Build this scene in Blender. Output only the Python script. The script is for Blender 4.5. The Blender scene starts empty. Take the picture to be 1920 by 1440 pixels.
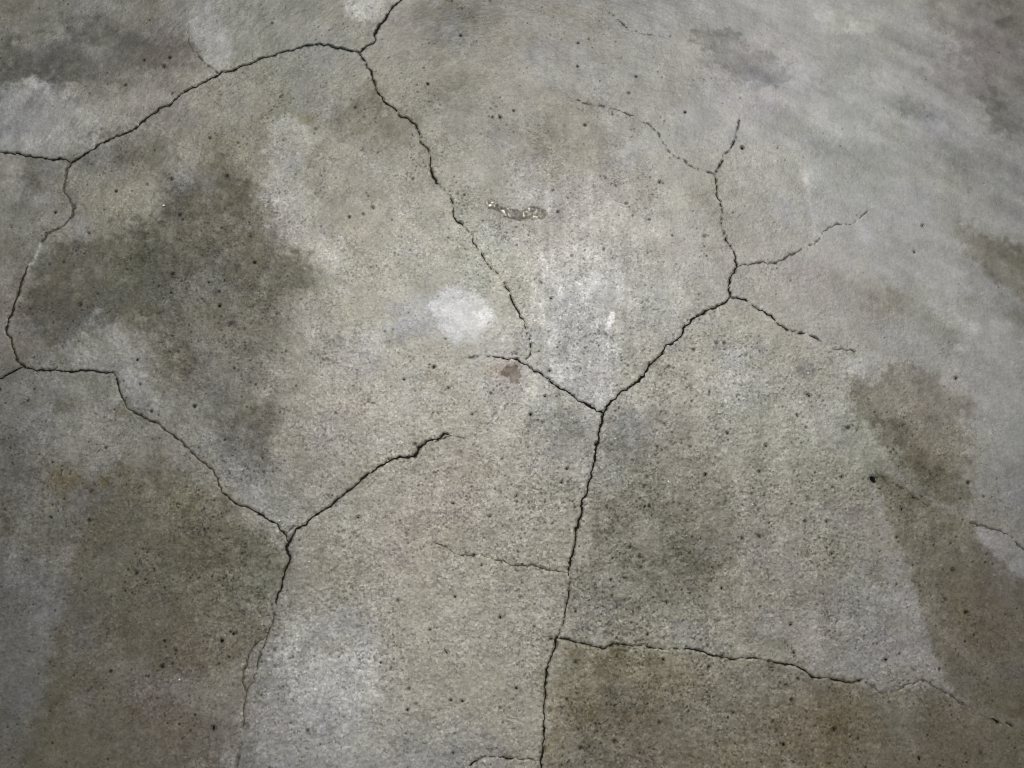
import bpy, bmesh, math, random
import numpy as np
from mathutils import Vector

random.seed(7)
RNG = np.random.default_rng(11)
sc = bpy.context.scene

# ------------------------------------------------------------------ camera
CAM_H, TILT, HFOV = 1.30, math.radians(12), math.radians(72)
cam_d = bpy.data.cameras.new("camera")
cam = bpy.data.objects.new("camera", cam_d)
sc.collection.objects.link(cam)
cam.location = (0, 0, CAM_H)
cam.rotation_euler = (TILT, 0, 0)
cam_d.sensor_width = 36
cam_d.lens = 18 / math.tan(HFOV / 2)
sc.cycles.filter_width = 1.1
cam_d.clip_start, cam_d.clip_end = 0.01, 500
sc.camera = cam
sc.render.resolution_x, sc.render.resolution_y = 1024, 768

# ------------------------------------------------------------------ sky and sun
SUN_EL, SUN_AZ = math.radians(67), math.radians(-3)   # azimuth measured from +Y, clockwise
w = bpy.data.worlds.new("World"); sc.world = w; w.use_nodes = True
nt = w.node_tree
bg = nt.nodes["Background"]; bg.inputs[1].default_value = 0.06
sky = nt.nodes.new("ShaderNodeTexSky"); sky.sky_type = 'NISHITA'; sky.sun_disc = False
sky.sun_elevation = SUN_EL; sky.sun_rotation = SUN_AZ
nt.links.new(sky.outputs[0], bg.inputs[0])
sd = bpy.data.lights.new("sun", 'SUN'); sun = bpy.data.objects.new("sun", sd)
sc.collection.objects.link(sun)
sd.energy = 3.2; sd.angle = math.radians(0.6); sd.color = (1.0, 0.925, 0.79)
sdir = Vector((math.sin(SUN_AZ) * math.cos(SUN_EL), math.cos(SUN_AZ) * math.cos(SUN_EL), math.sin(SUN_EL)))
sun.rotation_euler = sdir.to_track_quat('Z', 'Y').to_euler()
sun.location = sdir * 20
sc.view_settings.view_transform = 'Standard'; sc.view_settings.look = 'None'
sc.view_settings.exposure = 0.0; sc.view_settings.gamma = 1.0

# ------------------------------------------------------------------ plan coordinates
# All features were surveyed in the photograph; these two functions turn a survey point
# into a point on the ground plane and back.
TX = math.tan(HFOV / 2); TY = TX * 0.75
CT, ST = math.cos(TILT), math.sin(TILT)

def to_world(u, v):
    a = (np.asarray(u, float) / 960.0 - 1) * TX
    b = (1 - np.asarray(v, float) / 720.0) * TY
    dz = b * ST - CT
    dy = b * CT + ST
    t = -CAM_H / dz
    return a * t, dy * t

def to_plan(x, y):
    d = y * ST + CAM_H * CT
    b = (y * CT - CAM_H * ST) / d
    a = x / d
    return (a / TX + 1) * 960.0, (1 - b / TY) * 720.0

MM = 0.00098      # metres per survey unit near the middle

# ------------------------------------------------------------------ noise helpers
def vnoise(x, y, scale, seed):
    r = np.random.default_rng(seed)
    n = 256
    lat = r.random((n, n)).astype(np.float32)
    X = x / scale; Y = y / scale
    xi = np.floor(X).astype(np.int32); yi = np.floor(Y).astype(np.int32)
    fx = (X - xi).astype(np.float32); fy = (Y - yi).astype(np.float32)
    fx = fx * fx * (3 - 2 * fx); fy = fy * fy * (3 - 2 * fy)
    x0 = xi % n; x1 = (xi + 1) % n; y0 = yi % n; y1 = (yi + 1) % n
    a = lat[y0, x0] * (1 - fx) + lat[y0, x1] * fx
    b = lat[y1, x0] * (1 - fx) + lat[y1, x1] * fx
    return (a * (1 - fy) + b * fy) * 2 - 1

def fbm(x, y, scale, seed, octs=4, gain=0.55):
    out = 0; amp = 1; tot = 0
    for o in range(octs):
        c, s = math.cos(0.7 * o + seed), math.sin(0.7 * o + seed)
        out = out + amp * vnoise(x * c - y * s + 37 * o, x * s + y * c + 91 * o, scale, seed * 13 + o)
        tot += amp; amp *= gain; scale *= 0.5
    return out / tot * 1.6

def lin(c):
    c = np.clip(c, 0, 255) / 255.0
    return np.where(c <= 0.04045, c / 12.92, ((c + 0.055) / 1.055) ** 2.4)

# ------------------------------------------------------------------ tone of the concrete, with corner dimming painted in
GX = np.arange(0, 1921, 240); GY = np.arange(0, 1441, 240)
TONE = np.array([  # darkens towards the corners: lens vignette painted as base colour
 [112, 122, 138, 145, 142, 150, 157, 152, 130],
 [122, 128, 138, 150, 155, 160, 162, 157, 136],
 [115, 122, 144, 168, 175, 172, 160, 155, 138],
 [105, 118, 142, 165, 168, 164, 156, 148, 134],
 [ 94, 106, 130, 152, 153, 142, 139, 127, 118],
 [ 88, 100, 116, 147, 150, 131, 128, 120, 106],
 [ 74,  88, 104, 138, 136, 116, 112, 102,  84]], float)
WARM = np.array([   # 1 = buff, 0 = neutral grey
 [.5, .5, .3, .5, .5, .1, .0, .2, .4],
 [.2, .6, .8, .9, .7, .3, .1, .0, .1],
 [.5, .7, .8, .9, .6, .6, .5, .1, .1],
 [.2, .4, .7, .8, .7, .7, .8, .5, .1],
 [.3, .7, .7, .9, .9, .8, .8, .7, .2],
 [.1, .5, .6, .8, .9, .8, .8, .6, .4],
 [.3, .5, .6, .3, .8, .9, .9, .9, .8]], float)

def grid_sample(G, gx, gy, u, v):
    X = np.clip((u - gx[0]) / (gx[1] - gx[0]), 0, G.shape[1] - 1.0001)
    Y = np.clip((v - gy[0]) / (gy[1] - gy[0]), 0, G.shape[0] - 1.0001)
    xi = X.astype(int); yi = Y.astype(int); fx = X - xi; fy = Y - yi
    fx = fx * fx * (3 - 2 * fx) * .6 + fx * .4; fy = fy * fy * (3 - 2 * fy) * .6 + fy * .4
    return ((G[yi, xi] * (1 - fx) + G[yi, xi + 1] * fx) * (1 - fy)
            + (G[yi + 1, xi] * (1 - fx) + G[yi + 1, xi + 1] * fx) * fy)

# stains, and a painted glare streak: outline, change of tone, change of warmth, softness, raggedness
STAINS_AND_GLARE = [
 # dark, damp or worn areas
 ([(60,480),(180,440),(290,415),(325,340),(420,290),(490,370),(520,440),(562,488),(572,540),(538,600),(528,650),(503,720),(508,800),(498,870),(440,905),(395,820),(330,740),(280,690),(300,620),(200,600),(110,655),(45,640),(35,560)], -20, -.1, 24, 16),
 ([(310,620),(510,600),(510,700),(500,870),(430,890),(380,800),(330,730)], -7, -.2, 16, 16),
 ([(60,480),(180,440),(290,415),(345,330),(400,330),(440,400),(500,430),(562,480),(568,550),(520,600),(420,600),(330,620),(200,590),(110,645),(50,620)], -10, .0, 12, 14),
 ([(330,400),(470,380),(540,480),(560,540),(440,560),(330,560),(200,560),(240,480)], -9, .0, 30, 16),
 ([(0,92),(110,50),(200,70),(330,85),(350,125),(240,150),(150,165),(0,152)], -26, -.1, 20, 16),
 ([(0,125),(60,128),(150,140),(150,155),(60,150),(0,142)], -22, 0, 8, 8),
 ([(170,20),(290,20),(340,60),(280,90),(180,80)], -12, -.1, 25, 15),
 ([(135,300),(250,240),(330,270),(340,330),(250,330),(170,330)], -18, -.2, 18, 14),
 ([(30,300),(125,305),(115,360),(60,370),(25,400),(40,350)], -14, -.1, 8, 10),
 ([(640,200),(690,170),(740,215),(790,250),(720,270),(650,250)], -22, .1, 18, 14),
 ([(380,270),(430,240),(470,290),(440,330),(380,310)], -10, .4, 18, 10),
 ([(400,340),(480,330),(510,420),(550,490),(480,500),(420,420)], -10, .3, 12, 12),
 ([(760,10),(930,0),(940,30),(860,90),(800,110),(760,60)], -18, .1, 20, 14),
 ([(840,150),(900,140),(890,200),(830,240),(790,210)], -10, -.3, 16, 12),
 ([(1020,180),(1100,190),(1150,260),(1160,330),(1090,330),(1010,280)], -12, .3, 22, 14),
 ([(1000,330),(1060,310),(1070,350),(1010,360)], -6, .3, 10, 8),
 ([(1045,1205),(1130,1220),(1300,1222),(1420,1238),(1500,1262),(1620,1285),(1760,1300),(1900,1360),(2300,1440),(2300,1800),(1005,1800),(1015,1440)], -13, .35, 6, 6),
 ([(1060,1210),(1200,1215),(1250,1260),(1230,1360),(1100,1400),(1020,1380),(1030,1280)], -13, .3, 30, 14),
 ([(1500,1300),(1620,1300),(1640,1400),(1540,1440),(1480,1380)], -5, .4, 30, 16),
 ([(1642,884),(1700,915),(1760,950),(1830,985),(1830,1010),(1920,1090),(2200,1200),(2200,1380),(1880,1345),(1790,1300),(1752,1230),(1735,1180),(1720,1110),(1700,1060),(1670,990),(1648,930)], -20, .4, 4, 3.5),
 ([(1780,1040),(1850,1080),(1880,1180),(1840,1230),(1790,1160)], -6, .4, 25, 14),
 ([(1600,710),(1640,720),(1680,680),(1730,690),(1800,745),(1815,830),(1820,930),(1760,940),(1700,880),(1650,830),(1610,790)], -23, .4, 10, 14),
 ([(1640,790),(1700,790),(1710,830),(1670,850)], -18, -.1, 10, 8),
 ([(1640,880),(1700,850),(1800,880),(1810,960),(1740,950)], -16, 0, 14, 10),
 ([(1600,520),(1640,520),(1690,560),(1680,600),(1620,590)], -14, .3, 12, 12),
 ([(1640,560),(1740,560),(1800,620),(1790,670),(1700,660),(1650,620)], -10, .1, 18, 12),
 ([(1300,50),(1370,60),(1400,90),(1470,115),(1485,140),(1450,170),(1390,160),(1340,110),(1300,95)], -22, .0, 6, 10),
 ([(1525,140),(1570,140),(1550,180),(1520,180)], -12, -.1, 10, 8),
 ([(1735,-60),(2100,-60),(2100,260),(1880,262),(1850,235),(1840,190),(1800,130),(1785,90),(1770,50),(1740,35)], -20, .2, 12, 12),
 ([(1690,75),(1735,95),(1720,108),(1680,85)], -18, -.1, 6, 6),
 ([(1690,160),(1715,185),(1755,215),(1740,225),(1690,220),(1680,200)], -24, -.1, 6, 7),
 ([(1745,110),(1790,140),(1800,190),(1770,200),(1740,150)], -12, .3, 10, 8),
 ([(1870,30),(1900,25),(1905,50),(1880,55),(1865,45)], -18, -.2, 5, 4),
 ([(1850,140),(1890,180),(1920,240),(1880,250),(1845,200)], -16, -.1, 6, 8),
 ([(1790,405),(1850,440),(1920,480),(2000,520),(2000,590),(1900,560),(1850,520),(1800,450)], -24, .5, 8, 8),
 ([(1750,270),(1800,270),(1900,310),(2000,360),(2000,420),(1860,350),(1760,320)], -10, -.1, 18, 14),
 ([(1880,560),(2000,580),(2000,650),(1900,630)], -14, 0, 14, 10),
 ([(1440,270),(1500,265),(1560,275),(1680,290),(1640,320),(1500,310)], -10, .1, 14, 12),
 ([(1135,790),(1205,735),(1290,790),(1330,900),(1400,1000),(1350,1090),(1250,1150),(1130,1185),(1068,1195),(1080,1050),(1105,900)], -17, .0, 22, 14),
 ([(1150,760),(1240,750),(1270,820),(1200,870),(1140,850)], -9, -.5, 22, 12),
 ([(1290,1010),(1370,1040),(1340,1110),(1240,1140),(1180,1080)], -12, .0, 22, 14),
 ([(1060,580),(1130,600),(1150,700),(1060,670)], -7, -.3, 16, 10),
 ([(1010,745),(1120,785),(1110,850),(1040,870),(990,800)], -14, -.6, 14, 10),
 ([(150,900),(300,850),(410,940),(535,1020),(535,1060),(505,1180),(440,1250),(250,1290),(130,1290),(60,1400),(100,1200),(130,1100)], -16, .3, 10, 10),
 ([(300,960),(460,960),(520,1060),(440,1120),(330,1080)], -7, -.1, 30, 14),
 ([(0,970),(45,960),(20,1000),(0,1010)], -22, .2, 6, 6),
 ([(0,830),(60,830),(100,900),(40,960),(0,950)], -12, -.1, 14, 12),
 ([(90,1300),(250,1310),(420,1370),(430,1500),(20,1500),(50,1390)], -8, .3, 22, 12),
 ([(170,1060),(250,1040),(260,1110),(180,1130)], -4, .1, 12, 8),
 ([(430,780),(500,780),(500,900),(450,910)], -10, -.3, 12, 10),
 # brown spots
 ([(104,885),(125,868),(152,874),(160,892),(140,910),(112,928),(100,912)], -20, 1.0, 8, 6),
 ([(194,885),(210,880),(208,902),(198,910),(190,898)], -18, .7, 5, 5),
 ([(95,755),(130,752),(128,780),(105,785)], -14, .5, 7, 6),
 ([(215,768),(235,762),(244,778),(225,788)], -14, .9, 5, 5),
 ([(948,682),(968,678),(980,690),(976,712),(960,720),(948,706)], -52, .7, 3, 7),
 ([(900,676),(950,676),(950,700),(910,700)], -6, 1.0, 8, 8),
 ([(800,690),(840,685),(845,720),(810,725)], -12, .5, 6, 8),
 ([(557,220),(575,212),(588,224),(575,236),(560,232)], -24, .8, 4, 4),
 ([(868,440),(900,430),(900,450)], -4, .3, 6, 5),
 ([(545,440),(562,470),(560,500),(540,480)], -8, .5, 6, 6),
 ([(1498,675),(1525,670),(1535,695),(1520,718),(1495,705)], -17, -.6, 6, 6),
 ([(1540,1345),(1570,1350),(1560,1385),(1545,1370)], -11, .8, 8, 6),
 ([(640,560),(655,570),(650,620),(642,600)], 4, .5, 6, 5),
 ([(840,920),(930,900),(980,960),(900,1000),(780,1000)], 0, .1, 30, 14),
 ([(850,910),(900,850),(930,880),(900,930)], -3, .2, 18, 10),
 ([(750,1000),(820,1010),(810,1060),(750,1060)], 2, .1, 18, 10),
 # pale, dusty or limy areas, and the painted glare streak
 ([(812,548),(862,532),(903,552),(924,590),(910,616),(880,640),(845,634),(822,614),(808,592),(806,566)], 28, -1.0, 6, 3.5),
 ([(728,575),(830,538),(860,560),(850,625),(760,635),(720,610)], 6, -2.4, 22, 10),
 ([(900,560),(950,590),(950,640),(880,650)], 8, -.3, 20, 8),
 ([(740,610),(790,610),(785,640),(735,640)], -12, -.1, 14, 8),
 ([(680,620),(725,630),(715,665),(680,655)], 15, -.7, 10, 8),
 ([(520,228),(560,222),(585,262),(572,330),(560,380),(510,395),(492,330),(500,290)], 20, -.7, 9, 10),
 ([(500,380),(570,370),(620,450),(640,500),(580,500),(530,440)], 12, -.2, 16, 12),
 ([(600,450),(660,440),(660,500),(610,510)], 16, -.6, 14, 10),
 ([(625,-30),(740,-30),(715,25),(690,45),(650,25)], 36, -.5, 8, 8),
 ([(360,10),(400,10),(430,60),(440,110),(410,132),(375,105),(355,75)], 14, -.7, 5, 4),
 ([(0,155),(100,165),(170,190),(190,240),(140,290),(60,288),(0,280)], 20, -.5, 14, 10),
 ([(180,180),(300,170),(320,190),(230,245),(190,250)], 6, -.3, 12, 10),
 ([(0,310),(38,320),(35,360),(0,380)], 14, .1, 8, 8),
 ([(190,340),(290,330),(280,400),(170,430),(110,440),(140,390)], 8, .2, 12, 10),
 ([(110,650),(190,600),(260,640),(280,690),(240,740),(215,700),(130,690)], 17, -.4, 12, 12),
 ([(190,700),(260,690),(290,760),(240,765),(222,730)], 12, -.4, 10, 10),
 ([(60,760),(200,780),(240,830),(180,860),(90,850),(70,940),(30,1100),(20,1060)], 11, -.3, 14, 14),
 ([(360,800),(430,820),(480,900),(520,970),(440,930),(395,860)], 10, -.6, 10, 10),
 ([(500,940),(600,920),(560,980),(535,1000)], 4, -.5, 8, 8),
 ([(0,1080),(100,1070),(110,1120),(90,1230),(40,1330),(0,1350)], 4, -.4, 14, 12),
 ([(125,1180),(180,1180),(180,1230),(130,1250)], 14, 0, 10, 8),
 ([(200,1250),(290,1240),(280,1300),(200,1290)], 14, -.3, 16, 10),
 ([(520,1195),(560,1150),(640,1140),(700,1190),(730,1260),(700,1340),(640,1500),(453,1500),(462,1310),(490,1230)], 18, -.6, 26, 12),
 ([(530,1250),(640,1240),(640,1330),(580,1400),(500,1400)], 10, -.3, 26, 12),
 ([(1010,470),(1140,440),(1170,520),(1110,600),(1010,600),(990,540)], 12, -.6, 26, 12),
 ([(1030,600),(1120,610),(1170,640),(1160,720),(1132,765),(1080,740),(1010,690)], 5, -.7, 12, 8),
 ([(1142,580),(1152,585),(1150,605),(1140,625),(1133,622),(1140,600)], 36, -.8, 2, 2),  # bright streak of glare put into the colour
 ([(1090,860),(1130,860),(1125,960),(1090,960)], 8, -.3, 10, 8),
 ([(1060,1130),(1130,1130),(1180,1190),(1120,1200),(1055,1190)], 10, -.4, 12, 10),
 ([(1530,15),(1640,25),(1640,60),(1580,72),(1520,50)], 12, .0, 14, 10),
 ([(1575,60),(1610,48),(1625,58),(1590,68)], 20, -.1, 6, 5),
 ([(1560,130),(1680,140),(1660,170),(1590,165)], 10, -.1, 14, 10),
 ([(1628,228),(1640,222),(1640,235),(1630,238)], 22, 0, 4, 3),
 ([(1300,150),(1400,170),(1400,210),(1320,210)], 6, -.2, 16, 12),
 ([(960,130),(1030,125),(1020,165),(950,165)], 9, -.2, 14, 10),
 ([(1505,320),(1518,330),(1520,370),(1510,360)], 14, -.1, 3, 4),
 ([(1520,400),(1535,410),(1535,450),(1522,440)], 8, -.3, 4, 4),
 ([(1360,660),(1420,660),(1430,760),(1390,780),(1350,740)], 12, -.7, 20, 10),
 ([(1575,665),(1625,670),(1620,700),(1580,700)], 12, -.4, 8, 8),
 ([(1420,820),(1600,800),(1680,870),(1560,860)], 3, -.3, 16, 12),
 ([(1700,480),(1790,480),(1830,590),(1900,640),(1990,640),(1990,900),(1880,860),(1820,720),(1760,600)], 7, -.2, 12, 12),
 ([(1800,600),(1840,600),(1830,630)], 12, 0, 6, 6),
 ([(1700,880),(1740,850),(1760,880)], 8, -.2, 6, 6),
 ([(1820,985),(1900,1000),(1940,1060),(1900,1090),(1830,1015)], 8, -.6, 6, 6),
 ([(1560,1090),(1710,1090),(1735,1180),(1750,1235),(1760,1290),(1640,1290),(1520,1262),(1480,1180)], 6, -.5, 8, 8),
 ([(1655,1060),(1690,1060),(1690,1085),(1660,1085)], 8, -.6, 5, 6),
 ([(1640,935),(1655,930),(1655,1000),(1645,1000)], 8, -.5, 4, 4),
 ([(1380,1250),(1500,1260),(1520,1300),(1420,1310)], 6, -.2, 20, 10),
 ([(880,460),(980,480),(960,540),(890,500)], 4, .3, 20, 10),
]

def poly_sdf(P, u, v):
    """signed distance, positive inside"""
    P = np.array(P, float); n = len(P)
    d = np.full(u.shape, 1e9); inside = np.zeros(u.shape, bool)
    for i in range(n):
        ax, ay = P[i]; bx, by = P[(i + 1) % n]
        ex, ey = bx - ax, by - ay
        t = np.clip(((u - ax) * ex + (v - ay) * ey) / (ex * ex + ey * ey + 1e-9), 0, 1)
        d = np.minimum(d, (u - ax - t * ex) ** 2 + (v - ay - t * ey) ** 2)
        if ay != by:
            c = ((ay > v) != (by > v)) & (u < (bx - ax) * (v - ay) / (by - ay) + ax)
            inside ^= c
    return np.where(inside, 1, -1) * np.sqrt(d)

# ------------------------------------------------------------------ cracks (survey points, width, kind)
CRACKS = [
 ("dark", "crack running down from the top edge to the upper fork", [(758,-8),(752,0),(735,12),(722,30),(705,58),(702,75),(688,85),(674,98)], 3.6, 3.6),
 ("dark", "long arched crack sweeping from the upper fork down to the left fork", [(674,98),(655,95),(640,92),(615,84),(590,81),(565,88),(540,95),(505,105),(480,114),(455,124),(430,132),(410,139),(385,153),(360,165),(338,177),(318,193),(300,203),(275,223),(250,243),(210,260),(185,271),(165,283),(150,293),(133,304)], 2.8, 3.4),
 ("dark", "short crack entering at the left edge and meeting the left fork", [(-10,284),(0,285),(30,287),(60,294),(90,296),(115,297),(133,304)], 3.4, 3.4),
 ("grey", "curved crack hooking down from the left fork", [(133,304),(122,318),(120,345),(122,358),(132,375),(138,388),(134,405),(120,420),(100,433),(86,442),(78,455)], 5.2, 3.8),
 ("brown", "brown stained crack bending along the left edge", [(52,500),(40,530),(38,545),(25,570),(20,590),(10,612),(12,625),(22,640),(25,655),(33,675),(43,685)], 3.2, 5.4),
 ("dark", "short crack running off the left edge", [(43,687),(20,697),(0,710),(-10,715)], 3.6, 3.6),
 ("dark", "level crack on the left ending in a sharp corner", [(43,686),(65,692),(100,694),(120,697),(150,693),(185,698),(213,699)], 4.2, 3.0),
 ("brown", "brownish diagonal crack stepping down to the lower left fork", [(213,699),(218,712),(224,738),(240,765),(262,780),(280,788),(300,798),(318,812),(345,835),(365,852),(380,865),(398,880),(408,900),(415,923)], 2.4, 3.6),
 ("dark", "dark jagged crack end above the lower left fork", [(415,923),(430,935),(450,945),(475,955),(485,965),(500,972),(520,983),(530,998),(536,1005),(541,1018)], 4.0, 4.6),
 ("dark", "crack climbing right from the lower left fork", [(541,1018),(548,1003),(555,993),(572,982),(585,970),(605,958),(625,945),(642,930),(665,912),(690,890),(705,878),(740,860),(778,855),(785,840),(800,828),(820,822),(832,812),(843,814)], 4.4, 3.6),
 ("grey", "fine splinter at the tip of the climbing crack", [(815,828),(838,818),(855,820),(872,823)], 2.6, 1.0),
 ("grey", "fine parallel sliver beside the lower left fork", [(532,1002),(543,998),(550,988),(560,984)], 1.6, 2.2),
 ("dark", "wide black crack dropping from the lower left fork", [(541,1018),(540,1030),(545,1045),(543,1055),(535,1075),(528,1095),(520,1115),(517,1135)], 6.0, 3.2),
 ("grey", "left arm of the thin split loop at lower left", [(516,1150),(508,1175),(500,1190),(488,1200),(475,1215),(462,1240),(456,1260),(455,1280),(462,1300)], 2.2, 4.2),
 ("grey", "right arm of the thin split loop at lower left", [(500,1190),(493,1215),(485,1240),(475,1275),(462,1300)], 2.6, 2.2),
 ("grey", "grey crack tail below the split loop", [(462,1300),(459,1330),(457,1350),(455,1362)], 2.4, 4.4),
 ("grey", "crack leaving the bottom edge at lower left", [(455,1388),(448,1415),(443,1440),(440,1450)], 2.6, 2.6),
 ("dark", "crack falling from the upper fork to the small gap", [(674,100),(685,118),(698,135),(701,150),(710,175),(716,185),(735,200),(752,218),(775,230),(785,245),(789,258)], 2.8, 2.8),
 ("dark", "long wavy crack through the middle of the slab", [(788,265),(800,280),(806,300),(808,320),(818,345),(832,353),(845,372),(848,385),(855,412),(868,425),(885,442),(888,455),(902,475),(912,492),(930,512),(945,530),(952,545),(955,555),(970,580),(980,600),(985,615),(990,630),(995,645),(993,665),(985,681)], 2.6, 1.7),
 ("dark", "crack sloping right into the central three way fork", [(880,670),(910,668),(940,672),(958,673),(985,682),(1000,692),(1015,703),(1030,713),(1050,725),(1065,738),(1085,752),(1100,760),(1120,770),(1132,774)], 1.0, 4.6),
 ("dark", "crack climbing right from the central three way fork", [(1132,774),(1140,760),(1155,745),(1165,735),(1185,725),(1208,705),(1212,695),(1225,680),(1240,665),(1250,647),(1262,643),(1275,630),(1282,617),(1300,600),(1315,590),(1325,582),(1345,572),(1358,567),(1370,556)], 5.0, 3.4),
 ("dark", "short crack joining the two right hand forks", [(1370,556),(1368,535),(1371,520),(1378,508),(1383,500)], 3.4, 3.4),
 ("dark", "thin broken crack running up to the upper right fork", [(1383,500),(1378,480),(1368,460),(1362,445),(1355,430),(1352,420),(1354,395),(1352,375),(1346,365),(1343,340),(1340,327)], 2.2, 1.6),
 ("dark", "fine crack rising above the upper right fork", [(1340,327),(1350,310),(1360,290),(1375,270),(1380,255),(1386,235),(1388,215)], 2.0, 1.0),
 ("grey", "faint curved hairline left of the upper right fork", [(1340,327),(1325,322),(1300,313),(1280,300),(1262,292),(1245,270),(1238,255),(1225,240),(1200,222),(1180,215),(1160,206),(1130,198),(1100,193),(1070,182)], 1.5, .9),
 ("grey", "fine crack branching right from the right hand fork", [(1383,500),(1395,495),(1415,493),(1430,493),(1450,494),(1470,485),(1500,470),(1520,460),(1535,450)], 2.0, 1.3),
 ("grey", "faint hairline ending in a small pale chip", [(1535,450),(1550,430),(1570,420),(1600,420),(1615,405),(1628,395)], 1.0, 1.4),
 ("dark", "fine crack sloping right towards a pale patch", [(1372,557),(1395,562),(1415,575),(1440,590),(1460,605),(1480,620),(1500,625),(1512,627),(1535,637)], 2.5, 2.2),
 ("grey", "hooked hairline tip beside a pale patch", [(1535,637),(1550,648),(1570,656),(1595,655),(1603,660)], 1.6, 2.6),
 ("dark", "widest black crack dropping from the central fork", [(1132,774),(1131,785),(1127,800),(1122,820),(1118,845),(1112,870),(1108,885),(1105,905),(1100,925),(1090,945),(1088,965),(1083,985),(1080,1000),(1075,1030),(1070,1055),(1066,1072)], 5.6, 4.4),
 ("grey", "thin side crack fading out to the left", [(1066,1073),(1040,1072),(1030,1068),(1000,1062),(975,1058),(958,1058),(940,1052),(920,1046),(905,1042),(885,1041),(865,1040),(850,1035),(835,1027),(815,1018)], 3.0, 1.8),
 ("dark", "thin crack linking the two lower middle forks", [(1066,1072),(1069,1090),(1067,1110),(1062,1145),(1055,1170),(1048,1190)], 2.4, 3.0),
 ("dark", "crack running down to the bottom edge", [(1048,1190),(1043,1200),(1040,1215),(1030,1240),(1027,1255),(1022,1275),(1023,1300),(1021,1340),(1020,1380),(1018,1410),(1014,1440),(1013,1450)], 3.6, 4.4),
 ("dark", "long crack wandering right across the lower slab", [(1047,1197),(1065,1199),(1085,1205),(1105,1212),(1130,1216),(1150,1207),(1180,1208),(1215,1212),(1250,1217),(1280,1216),(1303,1217),(1320,1223),(1345,1232),(1370,1236),(1390,1236),(1415,1234),(1440,1238),(1460,1243),(1490,1247),(1505,1255),(1522,1268),(1560,1273),(1580,1278),(1600,1282),(1618,1275)], 3.0, 3.2),
 ("grey", "faint curved seam along the dark stain at lower right", [(1618,1277),(1640,1290),(1655,1300),(1680,1298),(1695,1285),(1720,1278),(1740,1280),(1765,1295),(1790,1310),(1820,1330),(1850,1345),(1862,1349)], 1.6, 1.6),
 ("dark", "short black slot near the lower right corner", [(1860,1347),(1867,1351),(1874,1356)], 3.6, 4.0),
 ("dark", "outermost short black slot near the lower right corner", [(1888,1356),(1893,1359),(1899,1362)], 3.6, 4.0),
 ("dark", "faint curved crack near the bottom edge", [(868,1442),(890,1428),(905,1422),(925,1418),(950,1422),(1000,1424),(1017,1427)], 2.6, 1.6),
 ("grey", "hairline edging the pale patch at upper left", [(410,138),(395,125),(375,110),(360,95),(352,80),(352,55)], 2.0, 1.0),
 ("grey", "hairline on the edge of the dark stain at right", [(1640,885),(1660,898),(1680,910),(1700,920),(1740,948)], 1.6, 1.6),
 ("grey", "fine crack running off the right edge", [(1820,980),(1850,988),(1880,995),(1900,1010),(1920,1030),(1930,1040)], 1.6, 2.6),
 ("grey", "faint hairline near the top edge", [(1140,20),(1155,35),(1180,55),(1200,63),(1230,66),(1258,68)], 1.0, 1.2),
]

def resample(pts, step):
    """rounded and roughened centre line"""
    P = np.array(pts, float)
    seg = np.hypot(*np.diff(P, axis=0).T); s = np.r_[0, np.cumsum(seg)]
    n = max(3, int(s[-1] / step) + 1)
    t = np.linspace(0, s[-1], n)
    return np.c_[np.interp(t, s, P[:, 0]), np.interp(t, s, P[:, 1])], t, s[-1]

def walk(n, k, amp):
    """smooth 1-D noise of n samples with a feature every k samples"""
    m = n // k + 4
    a = RNG.uniform(-1, 1, m)
    x = np.arange(n) / k; i = x.astype(int); f = x - i; f = f * f * (3 - 2 * f)
    return (a[i] * (1 - f) + a[i + 1] * f) * amp

def kink(n, k, amp):
    m = n // k + 4
    return np.interp(np.arange(n), np.cumsum(RNG.uniform(.4, 1.6, m + 20) * k) - k, RNG.uniform(-1, 1, m + 20) * amp)

crack_lines = []
for kind, label, pts, w0, w1 in CRACKS:
    C, t, L = resample(pts, 1.6)
    n = len(C)
    T = np.gradient(C, axis=0); T /= np.linalg.norm(T, axis=1)[:, None] + 1e-9
    N = np.c_[-T[:, 1], T[:, 0]]
    fade = np.minimum(1, np.minimum(np.arange(n), np.arange(n)[::-1]) / 5)
    off = (walk(n, 11, 1.6) + kink(n, 5, 2.0) + kink(n, 2, .9)) * fade
    C = C + N * off[:, None]
    wd = w0 + (w1 - w0) * t / L
    wd = wd * np.clip(.60 + walk(n, 14, .30) + walk(n, 4, .48), .32 if max(w0, w1) < 3.3 else .5, 1.7)
    crack_lines.append((kind, label, C, wd))

# ------------------------------------------------------------------ ground sheet
STEP = 0.0015
X0, X1, Y0, Y1 = -1.36, 1.36, -0.52, 1.32
NX = int((X1 - X0) / STEP) + 1; NY = int((Y1 - Y0) / STEP) + 1
gx = np.linspace(X0, X1, NX); gy = np.linspace(Y0, Y1, NY)
WX, WY = np.meshgrid(gx, gy)
U, V = to_plan(WX, WY)
U = U.astype(np.float32); V = V.astype(np.float32)
wx = (WX * 1000).astype(np.float32); wy = (WY * 1000).astype(np.float32)      # millimetres

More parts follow.
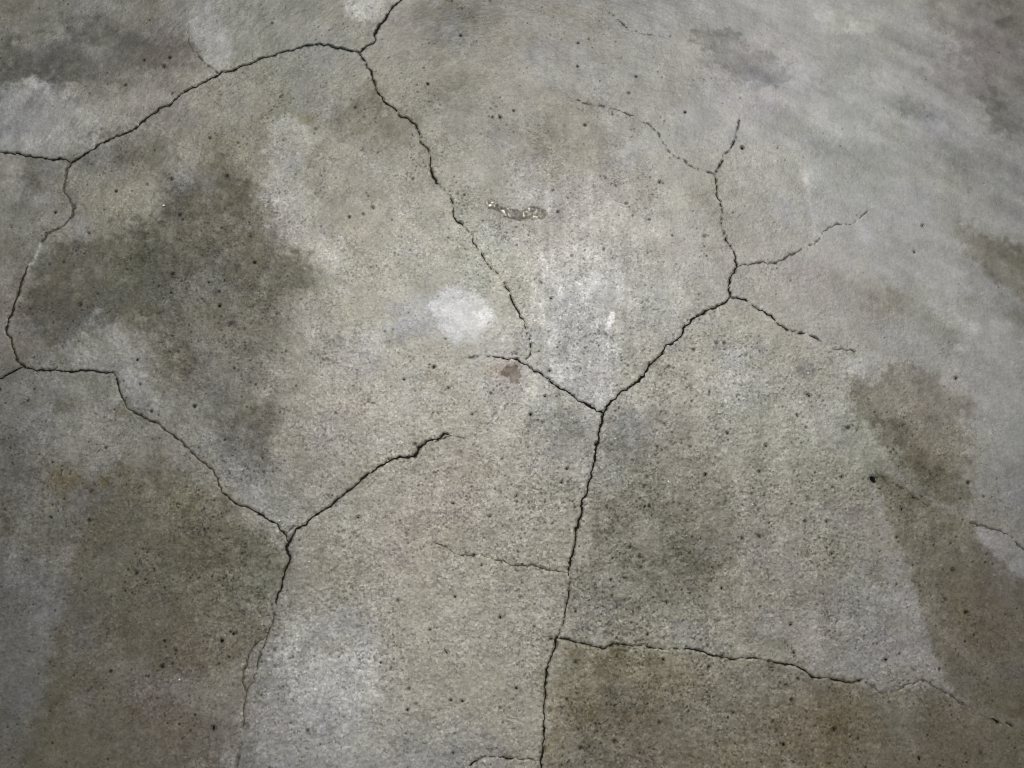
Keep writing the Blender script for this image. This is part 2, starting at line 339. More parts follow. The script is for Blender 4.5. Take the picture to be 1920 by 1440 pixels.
# tone map on a coarse raster, read back through a wobbling lookup so that edges are ragged
R = 4
ru = np.arange(-400, 2330, R, dtype=float); rv = np.arange(-400, 1850, R, dtype=float)
RU, RV = np.meshgrid(ru, rv)
n1 = fbm(wx, wy, 60, 3, 5); n2 = fbm(wx + 500, wy, 60, 4, 5)
n3 = fbm(wx, wy, 14, 5, 4); n4 = fbm(wx + 900, wy, 14, 6, 4)
n5 = fbm(wx, wy, 5, 7, 2); n6 = fbm(wx, wy + 300, 5, 8, 2)
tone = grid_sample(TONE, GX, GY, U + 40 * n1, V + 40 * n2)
warm = grid_sample(WARM, GX, GY, U + 60 * n2, V + 60 * n1)

def raster_read(A, u, v):
    X = np.clip((u - ru[0]) / R, 0, A.shape[1] - 1.001); Y = np.clip((v - rv[0]) / R, 0, A.shape[0] - 1.001)
    xi = X.astype(np.int32); yi = Y.astype(np.int32); fx = X - xi; fy = Y - yi
    return ((A[yi, xi] * (1 - fx) + A[yi, xi + 1] * fx) * (1 - fy)
            + (A[yi + 1, xi] * (1 - fx) + A[yi + 1, xi + 1] * fx) * fy)

def index_box(u0, u1, v0, v1):
    cx, cy = to_world([u0, u1, u0, u1], [v0, v0, v1, v1])
    i0 = max(0, int((cx.min() - X0) / STEP)); i1 = min(NX, int((cx.max() - X0) / STEP) + 2)
    j0 = max(0, int((cy.min() - Y0) / STEP)); j1 = min(NY, int((cy.max() - Y0) / STEP) + 2)
    return slice(j0, j1), slice(i0, i1)

for P, dt, dw, soft, rag in STAINS_AND_GLARE:
    soft, rag = soft * 1.35, rag * 1.35
    if dw < 0: dw *= .6
    A = np.array(P, float); m = soft + 3.2 * rag + 10
    u0, u1 = A[:, 0].min() - m, A[:, 0].max() + m; v0, v1 = A[:, 1].min() - m, A[:, 1].max() + m
    su = slice(max(0, int((u0 - 40 - ru[0]) / R)), max(1, int((u1 + 40 - ru[0]) / R) + 2))
    sv = slice(max(0, int((v0 - 40 - rv[0]) / R)), max(1, int((v1 + 40 - rv[0]) / R) + 2))
    D = np.full(RU.shape, -200.0)
    D[sv, su] = poly_sdf(P, RU[sv, su], RV[sv, su])
    b = index_box(u0, u1, v0, v1)
    if b[0].stop <= b[0].start or b[1].stop <= b[1].start: continue
    uu = U[b] + rag * (1.1 * n1[b] + 1.0 * n3[b] + .35 * n5[b]); vv = V[b] + rag * (1.1 * n2[b] + 1.0 * n4[b] + .35 * n6[b])
    d = raster_read(D, uu, vv)
    s = np.clip(d / (2 * soft) + .5, 0, 1); s = s * s * (3 - 2 * s)
    s = s * (1 + .22 * n3[b])
    tone[b] += dt * s * (1 + .35 * n2[b] + .30 * n4[b]); warm[b] += dw * s

# exposed sand: where the surface is worn the grain is coarser and more contrasty
GRIT = np.array([
 [.35,.30,.45,.45,.45,.30,.15,.10,.15],
 [.30,.45,.65,.60,.60,.40,.20,.12,.12],
 [.45,.65,.75,.60,.80,.70,.40,.15,.15],
 [.55,.65,.70,.65,.75,.80,.65,.40,.15],
 [.60,.70,.75,.80,.85,.95,.85,.60,.30],
 [.45,.65,.75,.75,.80,.90,.80,.60,.45],
 [.35,.50,.65,.55,.75,.80,.75,.55,.45]], float)
grit = grid_sample(GRIT, GX, GY, U + 60 * n2, V + 60 * n1) * (1 + .35 * n1)

m1 = fbm(wx, wy, 38, 21, 5); m2 = fbm(wx, wy, 11, 22, 4); m3 = fbm(wx, wy, 4.2, 23, 2)
mid_l = fbm(wx + 77, wy, 24, 41, 3)
smooth = 1 - .30 / (1 + np.exp(-((U - 1350) - (V - 300) * .55) / 90))
tone += m1 * 7.5 * smooth + mid_l * 6.0 * smooth + m2 * 6.5 * (.45 + .6 * grit) + m3 * 4.0 * (.25 + .9 * grit)
# drag marks: down the slab in the middle, slanting strokes of the float at upper right
st1 = fbm(wx * 7.0, wy, 60, 42, 3); st2 = fbm(wx * 3.0, wy * .5, 40, 43, 3)
cen = np.exp(-((U - 1085) / 140) ** 2 - ((V - 540) / 240) ** 2)
low = np.exp(-((U - 1100) / 90) ** 2 - ((V - 1000) / 220) ** 2)
tone += st1 * (9.0 * cen + 7.0 * low + 1.5) + st2 * 2.5
tone += cen * (9 + 8 * np.clip(mid_l + .2 * st1, -.6, 1)) ; warm -= .15 * cen
a = math.radians(32)
sx_ = wx * math.cos(a) - wy * math.sin(a); sy_ = wx * math.sin(a) + wy * math.cos(a)
upr = 1 / (1 + np.exp(-((U - 1350) - (V - 300) * .55) / 90))
strokes = fbm(sx_ * .32 + 8 * n1, sy_ * 1.15, 34, 44, 5)
tone += strokes * 12 * upr * np.clip((1000 - V) / 500, 0, 1)
upl = 1 / (1 + np.exp(-((620 - U) - (V - 60) * 1.6) / 70))
tone += fbm(wx * .35, wy * 1.1, 34, 45, 5) * 9 * upl
warm += .30 * fbm(wx, wy, 90, 24, 4)
pink = .40 * fbm(wx, wy, 55, 26, 4) + .1          # + pinkish, - greenish
for cu, cv, rad, add in [(760,1030,80,1.2),(860,900,80,1.1),(300,120,90,.8),(1560,1330,80,.8),(1430,1020,90,.5),(1100,280,120,.3),(620,800,90,.8),(330,1370,110,1.0),
                         (1780,1400,90,1.0),(1450,150,90,1.0),(1850,100,90,1.2),(1050,450,110,.5),(1500,520,100,.8),(1720,760,90,.9),(30,620,60,.8),(950,695,34,2.4),
                         (200,560,160,-.4),(430,1050,110,-.6),(1250,1060,130,-.6),(1640,830,60,-1.0),(1850,1150,140,.8),(1200,1380,140,.6),(1500,1400,140,.6),(300,1250,140,.6),(900,500,130,-.7),(500,120,120,-.6),(1500,830,120,-.7),(1600,250,150,-.7),(1150,1290,120,-.2)]:
    pink += add * np.exp(-((U - cu) ** 2 + (V - cv) ** 2) / (rad * rad)) * (1 + .5 * n1)
blue = np.clip(fbm(wx, wy, 70, 25, 4) - .35, 0, 1)
warm -= .55 * blue

# small curly worm-like blotches where the cement skin has worn off
ridge = 1 - np.abs(fbm(wx, wy, 26, 27, 4, .6)) * 3.0
tone += np.clip(ridge, 0, 1) * 5.0 * (.3 + .7 * np.clip(m1 + .4, 0, 1)) * np.clip(grit + .1, 0, 1)

smear = np.exp(-((U - 868) / 60) ** 2 - ((V - 588) / 50) ** 2)
grit *= 1 - .6 * smear
tone = np.where(tone < 92, 92 - (92 - tone) * .55, tone)
# ------------------------------------------------------------------ relief (metres)
H = 0.0007 * fbm(wx, wy, 160, 31, 3) + 0.00030 * fbm(wx, wy, 30, 32, 4) * (.4 + grit)
c45 = (wx + wy) * .7071; s45 = (wy - wx) * .7071
leftm = np.clip((1150 - U) / 500, 0, 1)
H += leftm * (0.00055 * vnoise(c45 * .45, s45, 6.2, 33) + 0.00045 * vnoise(c45 * .5 + 40, s45, 11, 34)) * np.clip(grit * 1.3, .2, 1)
H += (1 - leftm) * (0.00042 * vnoise(wx * .5, wy, 6.0, 35) + 0.00036 * vnoise(wx * .5, wy + 70, 10, 36)) * np.clip(grit * 1.3, .2, 1)
H += 0.00050 * m3 * grit + .0005 * m2 * grit

# tiny pits and pale sand grains, scattered where the sand shows
def scatter(n, dens, r0, r1, dtone, depth, seed):
    r = np.random.default_rng(seed)
    ks = 0
    while ks < n:
        j = int(r.integers(4, NY - 5)); i = int(r.integers(4, NX - 5))
        if r.random() > dens[j, i]: continue
        ks += 1
        rad = r0 + (r1 - r0) * r.random() ** 3
        k = int(rad / (STEP * 1000) + 1.5)
        jj, ii = np.mgrid[-k:k + 1, -k:k + 1].astype(float)
        a = r.random() * math.pi; e = r.uniform(.55, 1)
        p = (ii * math.cos(a) + jj * math.sin(a)) * STEP * 1000 + r.uniform(-.5, .5); q = (-ii * math.sin(a) + jj * math.cos(a)) * STEP * 1000 / e + r.uniform(-.5, .5)
        g = np.clip(1.25 - np.sqrt(p * p + q * q) / rad, 0, 1)
        s = (slice(j - k, j + k + 1), slice(i - k, i + k + 1))
        am = r.uniform(.15, 1.25)
        tone[s] += dtone * g * am; H[s] -= depth * g * am
dens = np.clip(grit, 0, 1) ** 2
for cu, cv, rad, add in [(1060,540,90,.8),(470,400,55,1.6),(630,880,50,.8),(1040,540,50,.8),(1300,900,180,.5),(600,910,60,.5),(1000,900,130,.4),(1400,880,140,.4),(1700,780,80,.4),(1150,340,100,.3)]:
    dens += add * np.exp(-((U - cu) ** 2 + (V - cv) ** 2) / (rad * rad))
clus = np.clip(.40 + 1.9 * fbm(wx, wy, 45, 46, 4), 0.02, 1.4)
dens = dens * clus
scatter(14000, np.clip(dens, 0, 1), 1.1, 2.7, -60, .0009, 51)
scatter(600, np.clip(dens * .8, 0, 1), 2.2, 5.0, -62, .0014, 52)
scatter(9000, np.clip(dens + .05, 0, 1), 1.1, 2.2, 24, -.0002, 53)
scatter(260, np.clip(dens + .1, 0, 1), 2.0, 4.5, 16, -.0002, 54)

# ------------------------------------------------------------------ grooves of the cracks
DEPTH = {"dark": .0021, "brown": .0016, "grey": .0012}
gro = np.zeros_like(H); halo = np.zeros_like(H); flat = np.zeros_like(H)
for kind, label, C, wd in crack_lines:
    x, y = to_world(C[:, 0], C[:, 1])
    for k in range(len(C)):
        i = (x[k] - X0) / STEP; j = (y[k] - Y0) / STEP
        if not (12 < i < NX - 13 and 12 < j < NY - 13): continue
        i0, j0 = int(round(i)), int(round(j)); q = 9
        s = (slice(j0 - q, j0 + q + 1), slice(i0 - q, i0 + q + 1))
        r = np.hypot(WX[s] - x[k], WY[s] - y[k])
        hw = wd[k] * .5 * MM
        g = np.clip(1 - (r - hw - .0004) / .0011, 0, 1)
        gro[s] = np.maximum(gro[s], g * DEPTH[kind] * min(1, .25 + wd[k] / 1.9)); flat[s] = np.maximum(flat[s], g)
        halo[s] = np.maximum(halo[s], np.exp(-((r - hw).clip(0) / .0024) ** 2) * (1.0 if kind == "dark" else .75))
H = H * (1 - flat * .85) - gro - halo * np.clip(n5 + .6 * n3, 0, 1) * .0022 + halo * (1 - flat) * np.clip(n6, 0, 1) * .0006
tone -= halo * (8 + 22 * n5 + 12 * n3) ; warm += halo * .25
# lighter, limy continuation of the left crack and a pale scratch in the middle, plus painted glare streaks
for pts, wdt, dt in [([(78,455),(72,470),(66,485),(55,498),(50,510)],4.0,48),([(45,545),(36,560),(30,580)],3,16),([(730,662),(742,658),(755,652),(768,645),(785,638)],2.0,16),
                     ([(860,668),(880,670)],1.5,-10),([(1510,330),(1518,370),(1524,410),(1528,440)],3,10),([(1130,800),(1128,1000),(1126,1180)],5,7),([(1156,560),(1150,590),(1140,625),(1138,690)],3.5,18),([(1108,650),(1104,700),(1100,730)],3,12),([(1082,640),(1080,700)],2.5,10),([(1120,600),(1117,680)],3,8),
                     ([(1600,418),(1632,398)],2,10),([(640,570),(652,600),(650,650)],2,7),([(1245,940),(1240,1000)],2,-6)]:
    C, t, L = resample(pts, 1.5); C = C + np.c_[walk(len(C), 6, 1.5), walk(len(C), 5, 1.5)]
    x, y = to_world(C[:, 0], C[:, 1]); m = np.zeros_like(H)
    for k in range(len(C)):
        i0, j0 = int(round((x[k] - X0) / STEP)), int(round((y[k] - Y0) / STEP)); q = 8
        if not (12 < i0 < NX - 13 and 12 < j0 < NY - 13): continue
        s = (slice(j0 - q, j0 + q + 1), slice(i0 - q, i0 + q + 1))
        r = np.hypot(WX[s] - x[k], WY[s] - y[k]) / (wdt * MM * .8)
        m[s] = np.maximum(m[s], np.exp(-r * r))
    tone += m * dt * (.7 + .5 * n5)

# ------------------------------------------------------------------ surveyed pits
PITS = [(321,335,3.2),(307,124,3.4),(318,108,2.6),(270,112,2.2),(103,398,3.0),(217,358,3.0),(393,258,2.6),(477,492,3.0),(150,571,3.8),(411,573,3.4),
 (432,607,3.8),(391,529,2.4),(323,513,2.6),(257,675,2.2),(365,762,3.0),(864,66,2.8),(802,157,2.6),(938,219,3.0),(923,219,2.0),(963,207,2.0),
 (1084,80,2.2),(1083,124,2.0),(1193,143,2.2),(1097,234,2.6),(1237,341,2.8),(1046,397,2.2),(699,389,3.2),(655,407,2.2),(774,335,2.2),(1285,210,2.4),
 (1392,277,3.6),(1730,423,3.0),(1715,472,2.4),(1015,530,2.0),(1033,559,2.0),(757,711,2.0),(813,688,3.2),(841,727,2.0),(885,777,2.2),(1031,695,2.4),
 (1022,743,2.4),(995,777,3.0),(729,861,2.4),(941,860,2.4),(1063,879,2.2),(968,930,3.0),(969,941,2.4),(1053,904,3.0),(850,944,2.6),(1793,709,3.2),
 (1518,742,3.4),(1495,779,3.0),(1436,835,3.2),(1424,884,3.0),(1323,890,3.0),(1579,894,2.6),(1816,905,3.4),(1550,977,3.2),(1560,1038,3.4),(1787,1069,3.8),
 (1682,1008,2.4),(1353,1103,2.6),(1250,1129,2.8),(1483,1171,3.4),(1489,1224,2.8),(1662,1237,3.0),(1811,1148,3.2),(1375,1337,2.8),(1564,1368,3.6),(1724,1422,3.4),
 (1469,1396,3.0),(437,1189,3.2),(416,1202,3.6),(304,1250,3.4),(400,1365,4.6),(671,970,3.2),(918,968,2.4),(888,1041,2.8),(903,1060,2.2),(747,1126,2.2),
 (853,1119,2.2),(938,1158,3.4),(805,1181,3.0),(837,1223,3.8),(714,1243,2.2),(970,1246,2.4),(1033,1198,3.0),(968,1291,2.6),(845,1313,2.6),(867,1315,2.8),
 (764,1331,2.4),(850,1413,3.2),(1079,1241,2.4),(1236,1355,2.6),(1244,1237,2.8),(1088,1403,3.2),(1691,955,2.8),(432,1185,2.0)]
HOLE = (1637, 898)
for cu, cv, r in PITS + [(HOLE[0], HOLE[1], 7.5)]:
    x, y = to_world(cu, cv); i0, j0 = int(round((x - X0) / STEP)), int(round((y - Y0) / STEP)); q = 10
    s = (slice(j0 - q, j0 + q + 1), slice(i0 - q, i0 + q + 1))
    d = np.hypot(WX[s] - x, WY[s] - y); rr = r * .95 * MM
    g = np.clip(1 - (d - rr) / .0016, 0, 1)
    H[s] = H[s] * (1 - g) - .0022 * g
    tone[s] -= 16 * np.exp(-((d - rr).clip(0) / .002) ** 2)

# wet patch below the splash
SPLASH = [(918,382,8.5),(926,386,7.5),(935,390,5),(944,393,5),(952,398,8),(962,402,9.5),(974,402,11),(986,401,11.5),(998,399,12),(1009,399,11.5),(1016,400,9)]
def splash_field(u, v):
    d = np.full(np.shape(u), -99.0)
    for a, b in zip(SPLASH[:-1], SPLASH[1:]):
        ex, ey = b[0] - a[0], b[1] - a[1]
        t = np.clip(((u - a[0]) * ex + (v - a[1]) * ey) / (ex * ex + ey * ey), 0, 1)
        d = np.maximum(d, a[2] + (b[2] - a[2]) * t - np.hypot(u - a[0] - t * ex, v - a[1] - t * ey))
    return d
b = index_box(890, 1045, 360, 430)
f = splash_field(U[b] + 2 * n5[b], V[b] + 2 * n6[b])
tone[b] -= 20 * np.clip(f / 3 + .8, 0, 1); warm[b] += .35 * np.clip(f / 3 + .6, 0, 1)

# fade the relief to a level rim, where the outer sheet joins
ex = np.minimum(np.minimum(WX - X0, X1 - WX), np.minimum(WY - Y0, Y1 - WY))
H = H * np.clip(ex / .05, 0, 1)

# tone to base colour: sheen and even daylight removed, painted corner dimming kept
MATT = np.clip((tone - 70) / 70, .2, 1)
SHEEN = np.array([[95,117,141,156,162,144,112,82],[89,107,133,141,144,141,109,80],[78,95,117,131,126,114,95,72],
                  [67,80,91,98,93,87,76,61],[56,61,68,75,72,68,61,51],[44,50,54,58,54,51,48,42]], float) / 1000   # measured sheen
tone = np.clip(tone, 22, 235)
warm = np.clip(warm, -.45, 1.7)
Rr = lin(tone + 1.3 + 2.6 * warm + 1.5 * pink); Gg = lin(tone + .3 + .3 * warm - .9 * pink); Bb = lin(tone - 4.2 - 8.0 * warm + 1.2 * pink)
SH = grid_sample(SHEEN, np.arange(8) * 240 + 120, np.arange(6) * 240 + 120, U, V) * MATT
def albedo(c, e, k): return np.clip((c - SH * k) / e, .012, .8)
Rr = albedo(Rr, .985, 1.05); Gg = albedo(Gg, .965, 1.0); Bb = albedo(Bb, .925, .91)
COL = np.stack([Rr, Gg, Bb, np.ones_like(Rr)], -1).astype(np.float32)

# ------------------------------------------------------------------ materials
def new_mat(name):
    m = bpy.data.materials.new(name); m.use_nodes = True
    return m, m.node_tree.nodes, m.node_tree.links, m.node_tree.nodes["Principled BSDF"]

def mat_concrete():
    m, N, L, P = new_mat("worn_concrete")
    at = N.new("ShaderNodeAttribute"); at.attribute_name = "stain_vignette_colour"
    gr = N.new("ShaderNodeAttribute"); gr.attribute_name = "sand"
    tc = N.new("ShaderNodeTexCoord")
    def noise(scale, detail, rough):
        n = N.new("ShaderNodeTexNoise"); n.inputs["Scale"].default_value = scale
        n.inputs["Detail"].default_value = detail; n.inputs["Roughness"].default_value = rough
        L.new(tc.outputs["Object"], n.inputs["Vector"]); return n
    def math_(op, a, b):
        n = N.new("ShaderNodeMath"); n.operation = op
        for k, s in enumerate((a, b)):
            if isinstance(s, (int, float)): n.inputs[k].default_value = s
            else: L.new(s, n.inputs[k])
        return n.outputs[0]
    fine = noise(420, 3, .65); mid = noise(150, 4, .6)
    vo = N.new("ShaderNodeTexVoronoi"); vo.inputs["Scale"].default_value = 300
    L.new(tc.outputs["Object"], vo.inputs["Vector"])
    sp = N.new("ShaderNodeSeparateColor"); L.new(vo.outputs["Color"], sp.inputs[0])
    # multiplier = 1 + (fine-.5)*a + (grain-.5)*b*sand
    a1 = math_('MULTIPLY', math_('SUBTRACT', fine.outputs[0], .5), .5)
    cen_ = math_('SUBTRACT', sp.outputs[0], .5)
    a2 = math_('MULTIPLY', math_('MULTIPLY', math_('ADD', math_('MULTIPLY', cen_, .35), math_('MULTIPLY', math_('POWER', cen_, 3), 4.0)), gr.outputs["Fac"]), 1.0)
    a3 = math_('MULTIPLY', math_('SUBTRACT', mid.outputs[0], .5), .55)
    mul = math_('ADD', 1.0, math_('ADD', a1, math_('ADD', a2, a3)))
    vm = N.new("ShaderNodeVectorMath"); vm.operation = 'SCALE'
    L.new(at.outputs["Color"], vm.inputs[0]); L.new(mul, vm.inputs["Scale"])
    L.new(vm.outputs[0], P.inputs["Base Color"])
    rg = math_("ADD", .42, math_('MULTIPLY', mid.outputs[0], .2))
    L.new(rg, P.inputs["Roughness"])
    sh = N.new("ShaderNodeAttribute"); sh.attribute_name = "sheen"
    L.new(math_('MULTIPLY', sh.outputs["Fac"], .85), P.inputs["Specular IOR Level"])
    h = math_('ADD', math_('MULTIPLY', fine.outputs[0], .6), math_('ADD', mid.outputs[0], math_('MULTIPLY', math_('MULTIPLY', sp.outputs[1], .35), gr.outputs["Fac"])))
    bp = N.new("ShaderNodeBump"); bp.inputs["Distance"].default_value = .0016
    st = math_('ADD', .30, math_('MULTIPLY', gr.outputs["Fac"], .55)); L.new(st, bp.inputs["Strength"])
    L.new(h, bp.inputs["Height"]); L.new(bp.outputs[0], P.inputs["Normal"])
    return m

def mat_dirt(name, col, var=.5):
    m, N, L, P = new_mat(name)
    tc = N.new("ShaderNodeTexCoord"); n = N.new("ShaderNodeTexNoise")
    n.inputs["Scale"].default_value = 260; n.inputs["Detail"].default_value = 3
    L.new(tc.outputs["Object"], n.inputs["Vector"])
    r = N.new("ShaderNodeValToRGB")
    r.color_ramp.elements[0].position = .3; r.color_ramp.elements[1].position = .72
    r.color_ramp.elements[0].color = (*[c * (1 - var) for c in col], 1)
    r.color_ramp.elements[1].color = (*[c * (1 + 1.6 * var) for c in col], 1)
    L.new(n.outputs[0], r.inputs[0]); L.new(r.outputs[0], P.inputs["Base Color"])
    P.inputs["Roughness"].default_value = .95; P.inputs["Specular IOR Level"].default_value = .05
    return m

M_CONC = mat_concrete()
M_DIRT = {"dark": mat_dirt("black_crack_dirt", (.011, .010, .009)),
          "brown": mat_dirt("brown_crack_dirt", (.026, .021, .016)),
          "grey": mat_dirt("grey_crack_dirt", (.066, .064, .055))}
M_PIT = mat_dirt("pit_dirt", (.006, .006, .006))

# ------------------------------------------------------------------ build the ground mesh
verts = np.stack([WX.ravel(), WY.ravel(), H.ravel()], -1).astype(np.float32)
idx = np.arange(NX * NY, dtype=np.int32).reshape(NY, NX)
quads = np.stack([idx[:-1, :-1], idx[:-1, 1:], idx[1:, 1:], idx[1:, :-1]], -1).reshape(-1, 4)
nv = len(verts)
BIG = 60.0
outer = np.array([(X0,Y0,0),(X1,Y0,0),(X1,Y1,0),(X0,Y1,0),(-BIG,-BIG,0),(BIG,-BIG,0),(BIG,BIG,0),(-BIG,BIG,0)], np.float32)
oq = np.array([(4,5,1,0),(5,6,2,1),(6,7,3,2),(7,4,0,3)], np.int32) + nv
verts = np.vstack([verts, outer]); quads = np.vstack([quads, oq])
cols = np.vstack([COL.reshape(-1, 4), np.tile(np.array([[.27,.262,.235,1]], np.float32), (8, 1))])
gr_v = np.r_[np.clip(grit, 0, 1.1).ravel().astype(np.float32), np.full(8, .5, np.float32)]

me = bpy.data.meshes.new("ground")
me.vertices.add(len(verts)); me.vertices.foreach_set("co", verts.ravel())
me.loops.add(len(quads) * 4); me.loops.foreach_set("vertex_index", quads.ravel())
me.polygons.add(len(quads))
me.polygons.foreach_set("loop_start", np.arange(0, len(quads) * 4, 4, dtype=np.int32))
me.polygons.foreach_set("loop_total", np.full(len(quads), 4, np.int32))
me.polygons.foreach_set("use_smooth", np.ones(len(quads), bool))
me.update()
ca = me.attributes.new("stain_vignette_colour", 'FLOAT_COLOR', 'POINT'); ca.data.foreach_set("color", cols.ravel())  # stains plus painted corner dimming and glare
sa = me.attributes.new("sheen", 'FLOAT', 'POINT'); sa.data.foreach_set("value", np.r_[MATT.ravel(), np.full(8, .7)].astype(np.float32))
ga = me.attributes.new("sand", 'FLOAT', 'POINT'); ga.data.foreach_set("value", gr_v)
me.materials.append(M_CONC)
ground = bpy.data.objects.new("ground", me); sc.collection.objects.link(ground)
ground["kind"] = "structure"
ground["label"] = "worn grey and buff concrete slab crossed by branching cracks and stains"

def mesh_obj(name, vs, fs, mat, parent=None, smooth=False):
    m = bpy.data.meshes.new(name); m.from_pydata(vs, [], fs); m.update()
    if smooth: m.polygons.foreach_set("use_smooth", [True] * len(m.polygons))
    m.materials.append(mat)
    o = bpy.data.objects.new(name, m); sc.collection.objects.link(o)
    if parent: o.parent = parent
    return o

# ------------------------------------------------------------------ cracks: packed dirt lying in each groove
for kind, label, C, wd in crack_lines:
    n = len(C)
    T = np.gradient(C, axis=0); T /= np.linalg.norm(T, axis=1)[:, None] + 1e-9
    N = np.c_[-T[:, 1], T[:, 0]]
    hwl = wd * .5 * np.clip(1 + RNG.uniform(-.4, .4, n), .3, 2); hwr = wd * .5 * np.clip(1 + RNG.uniform(-.4, .4, n), .3, 2)
    hwl = hwl * np.where(RNG.random(n) < .10, RNG.uniform(1.6, 2.6, n), 1); hwr = hwr * np.where(RNG.random(n) < .10, RNG.uniform(1.6, 2.6, n), 1)
    taper = np.clip(np.minimum(np.arange(n), np.arange(n)[::-1]) / 4 + .45, 0, 1)
    A = C + N * (hwl * taper)[:, None]; B = C - N * (hwr * taper)[:, None]
    ax, ay = to_world(A[:, 0], A[:, 1]); bx, by = to_world(B[:, 0], B[:, 1]); cx, cy = to_world(C[:, 0], C[:, 1])
    z = -DEPTH[kind] + .00045
    vs = []; fs = []
    for k in range(n):
        vs += [(ax[k], ay[k], z + .00015), (cx[k], cy[k], z), (bx[k], by[k], z + .00015)]
        if k:
            p = 3 * (k - 1); q = 3 * k
            fs += [(p, p + 1, q + 1, q), (p + 1, p + 2, q + 2, q + 1)]
    o = mesh_obj("crack", vs, fs, M_DIRT[kind], ground)
    o["label"] = label

# ------------------------------------------------------------------ pits: dirt at the bottom of each little hole
def blob_disc(cu, cv, r, name, label=None, outline=None):
    x, y = to_world(cu, cv)
    n = 9; vs = [(float(x), float(y), -.0019)]; fs = []
    if outline is None:
        a0 = random.random() * 6.28; e = random.uniform(.4, 1); r = r * random.uniform(.8, 1.1)
        pts = []
        for k in range(n):
            t = 6.2832 * k / n; q = r * MM * random.uniform(.65, 1.25)
            px, py = math.cos(t) * q, math.sin(t) * q * e
            pts.append((x + px * math.cos(a0) - py * math.sin(a0), y + px * math.sin(a0) + py * math.cos(a0)))
    else:
        pts = [tuple(float(c) for c in to_world(a, b)) for a, b in outline]; n = len(pts)
    for p in pts: vs.append((float(p[0]), float(p[1]), -.0015))
    for k in range(n): fs.append((0, 1 + k, 1 + (k + 1) % n))
    o = mesh_obj(name, vs, fs, M_PIT if (label or random.random() < .6) else M_DIRT["brown"], ground)
    if label: o["label"] = label
    return o
for cu, cv, r in PITS: blob_disc(cu, cv, r * .95, "pit")
blob_disc(1637, 899, 6, "hole", "largest black angular hole in the concrete", [(1631,894),(1634,892.5),(1640,893.5),(1641.5,899),(1643,904.5),(1639.5,906.5),(1635,902.5),(1632,899)])

# ------------------------------------------------------------------ water splash
mw, N, L, P = new_mat("water")
P.inputs["Base Color"].default_value = (.97, .97, .95, 1); P.inputs["Roughness"].default_value = .09
P.inputs["IOR"].default_value = 1.36; P.inputs["Transmission Weight"].default_value = 1.0
us = np.arange(905, 1032, .75); vs_ = np.arange(368, 418, .75)
SU, SV = np.meshgrid(us, vs_)
sx, sy = to_world(SU, SV)
smx, smy = sx * 1000, sy * 1000
F = splash_field(SU, SV) + 2.2 * fbm(smx, smy, 9, 61, 3) + 1.0 * fbm(smx, smy, 3, 62, 2)
Hh = np.sqrt(np.clip(F, 0, 7) / 7) * (.0016 + .0016 * fbm(smx, smy, 7, 63, 2) + .0016 * fbm(smx, smy, 3.6, 64, 2))
Hh = np.clip(Hh, .0004, None)
rd = np.random.default_rng(5)
for k in range(46):                        # beads standing up from the film
    q = rd.random(); du = 955 + 66 * q + rd.uniform(-3, 3) if k > 5 else 928 + rd.uniform(-9, 9)
    dv = 404 - 4 * q + rd.uniform(-9, 8) if k > 5 else 386 + rd.uniform(-4, 5)
    rr = rd.uniform(2.6, 5.2); e = 1 - ((SU - du) ** 2 + (SV - dv) ** 2) / rr ** 2
    Hh = np.maximum(Hh, np.where(F > 0, .0012 + np.sqrt(np.clip(e, 0, 1)) * rr * MM * .42, 0))
ok = F > 0
ids = -np.ones(SU.shape, int); vv = []; ff = []
for j in range(SU.shape[0]):
    for i in range(SU.shape[1]):
        if ok[j, i]:
            ids[j, i] = len(vv); vv.append((sx[j, i], sy[j, i], float(Hh[j, i] + .0004)))
nt_ = len(vv); vv += [(a, b_, -.0008) for a, b_, c in vv]
edge = {}
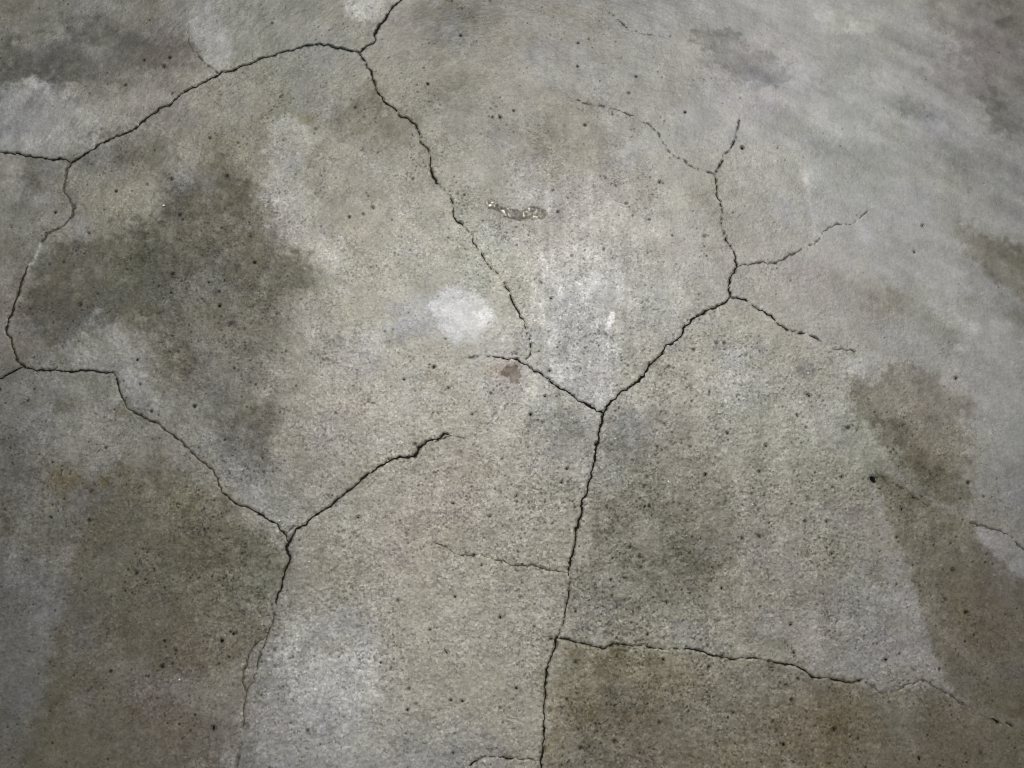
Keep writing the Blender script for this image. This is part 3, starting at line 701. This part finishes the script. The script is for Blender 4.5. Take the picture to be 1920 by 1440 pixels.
for j in range(SU.shape[0] - 1):
    for i in range(SU.shape[1] - 1):
        q = [ids[j, i], ids[j + 1, i], ids[j + 1, i + 1], ids[j, i + 1]]
        if min(q) < 0: continue
        ff.append(tuple(q)); ff.append(tuple(k + nt_ for k in q[::-1]))
        for a, b_ in zip(q, q[1:] + q[:1]):
            if (b_, a) in edge: del edge[(b_, a)]
            else: edge[(a, b_)] = 1
for a, b_ in edge: ff.append((b_, a, a + nt_, b_ + nt_))
sp = mesh_obj("water_splash", vv, ff, mw, None, True)
sp["label"] = "small glistening streak of spilled water on the buff concrete"; sp["category"] = "water splash"

# ------------------------------------------------------------------ pale crumbs lying on the slab
mc, N, L, P = new_mat("white_crumb")
P.inputs["Base Color"].default_value = (.86, .86, .82, 1); P.inputs["Roughness"].default_value = .35
CRUMBS = [(308,386,3.4,"white triangular crumb on the dark olive stain at left"),
 (893,545,2.8,"bright white crumb just above the big pale smear"),
 (1514,700,3.0,"white crumb in the middle of the small bluish spot"),
 (709,566,2.0,"tiny white crumb left of the big pale smear"),
 (524,976,2.0,"white crumb just above the lower left crack fork"),
 (1073,783,2.0,"tiny white crumb left of the central crack fork"),
 (1153,823,2.0,"tiny white crumb right of the crack below the central fork"),
 (1253,903,2.6,"white crumb on the dark worn area right of the widest crack"),
 (1411,946,2.2,"white crumb near two dark pits right of centre"),
 (1353,797,1.8,"tiny white crumb below the pale patch right of centre"),
 (580,1053,2.0,"white crumb right of the wide black crack at lower left"),
 (1547,794,1.8,"tiny white crumb below the small bluish spot"),
 (337,1274,2.6,"whitish crumb in the dark lower left area")]
def crumb(cu, cv, r, label):
    x, y = to_world(cu, cv)
    bm = bmesh.new(); bmesh.ops.create_icosphere(bm, subdivisions=1, radius=1)
    s = r * MM * .8
    for v_ in bm.verts:
        k = random.uniform(.7, 1.2); v_.co = Vector((v_.co.x * s * k, v_.co.y * s * k * .8, v_.co.z * s * .7 * k))
    m = bpy.data.meshes.new("stone_crumb"); bm.to_mesh(m); bm.free(); m.materials.append(mc)
    o = bpy.data.objects.new("stone_crumb", m); sc.collection.objects.link(o)
    o.location = (float(x), float(y), s * .6); o.rotation_euler = (0, 0, random.random() * 3)
    o["label"] = label; o["category"] = "crumb"; o["group"] = "white crumbs scattered on the concrete"
for c in CRUMBS: crumb(*c)
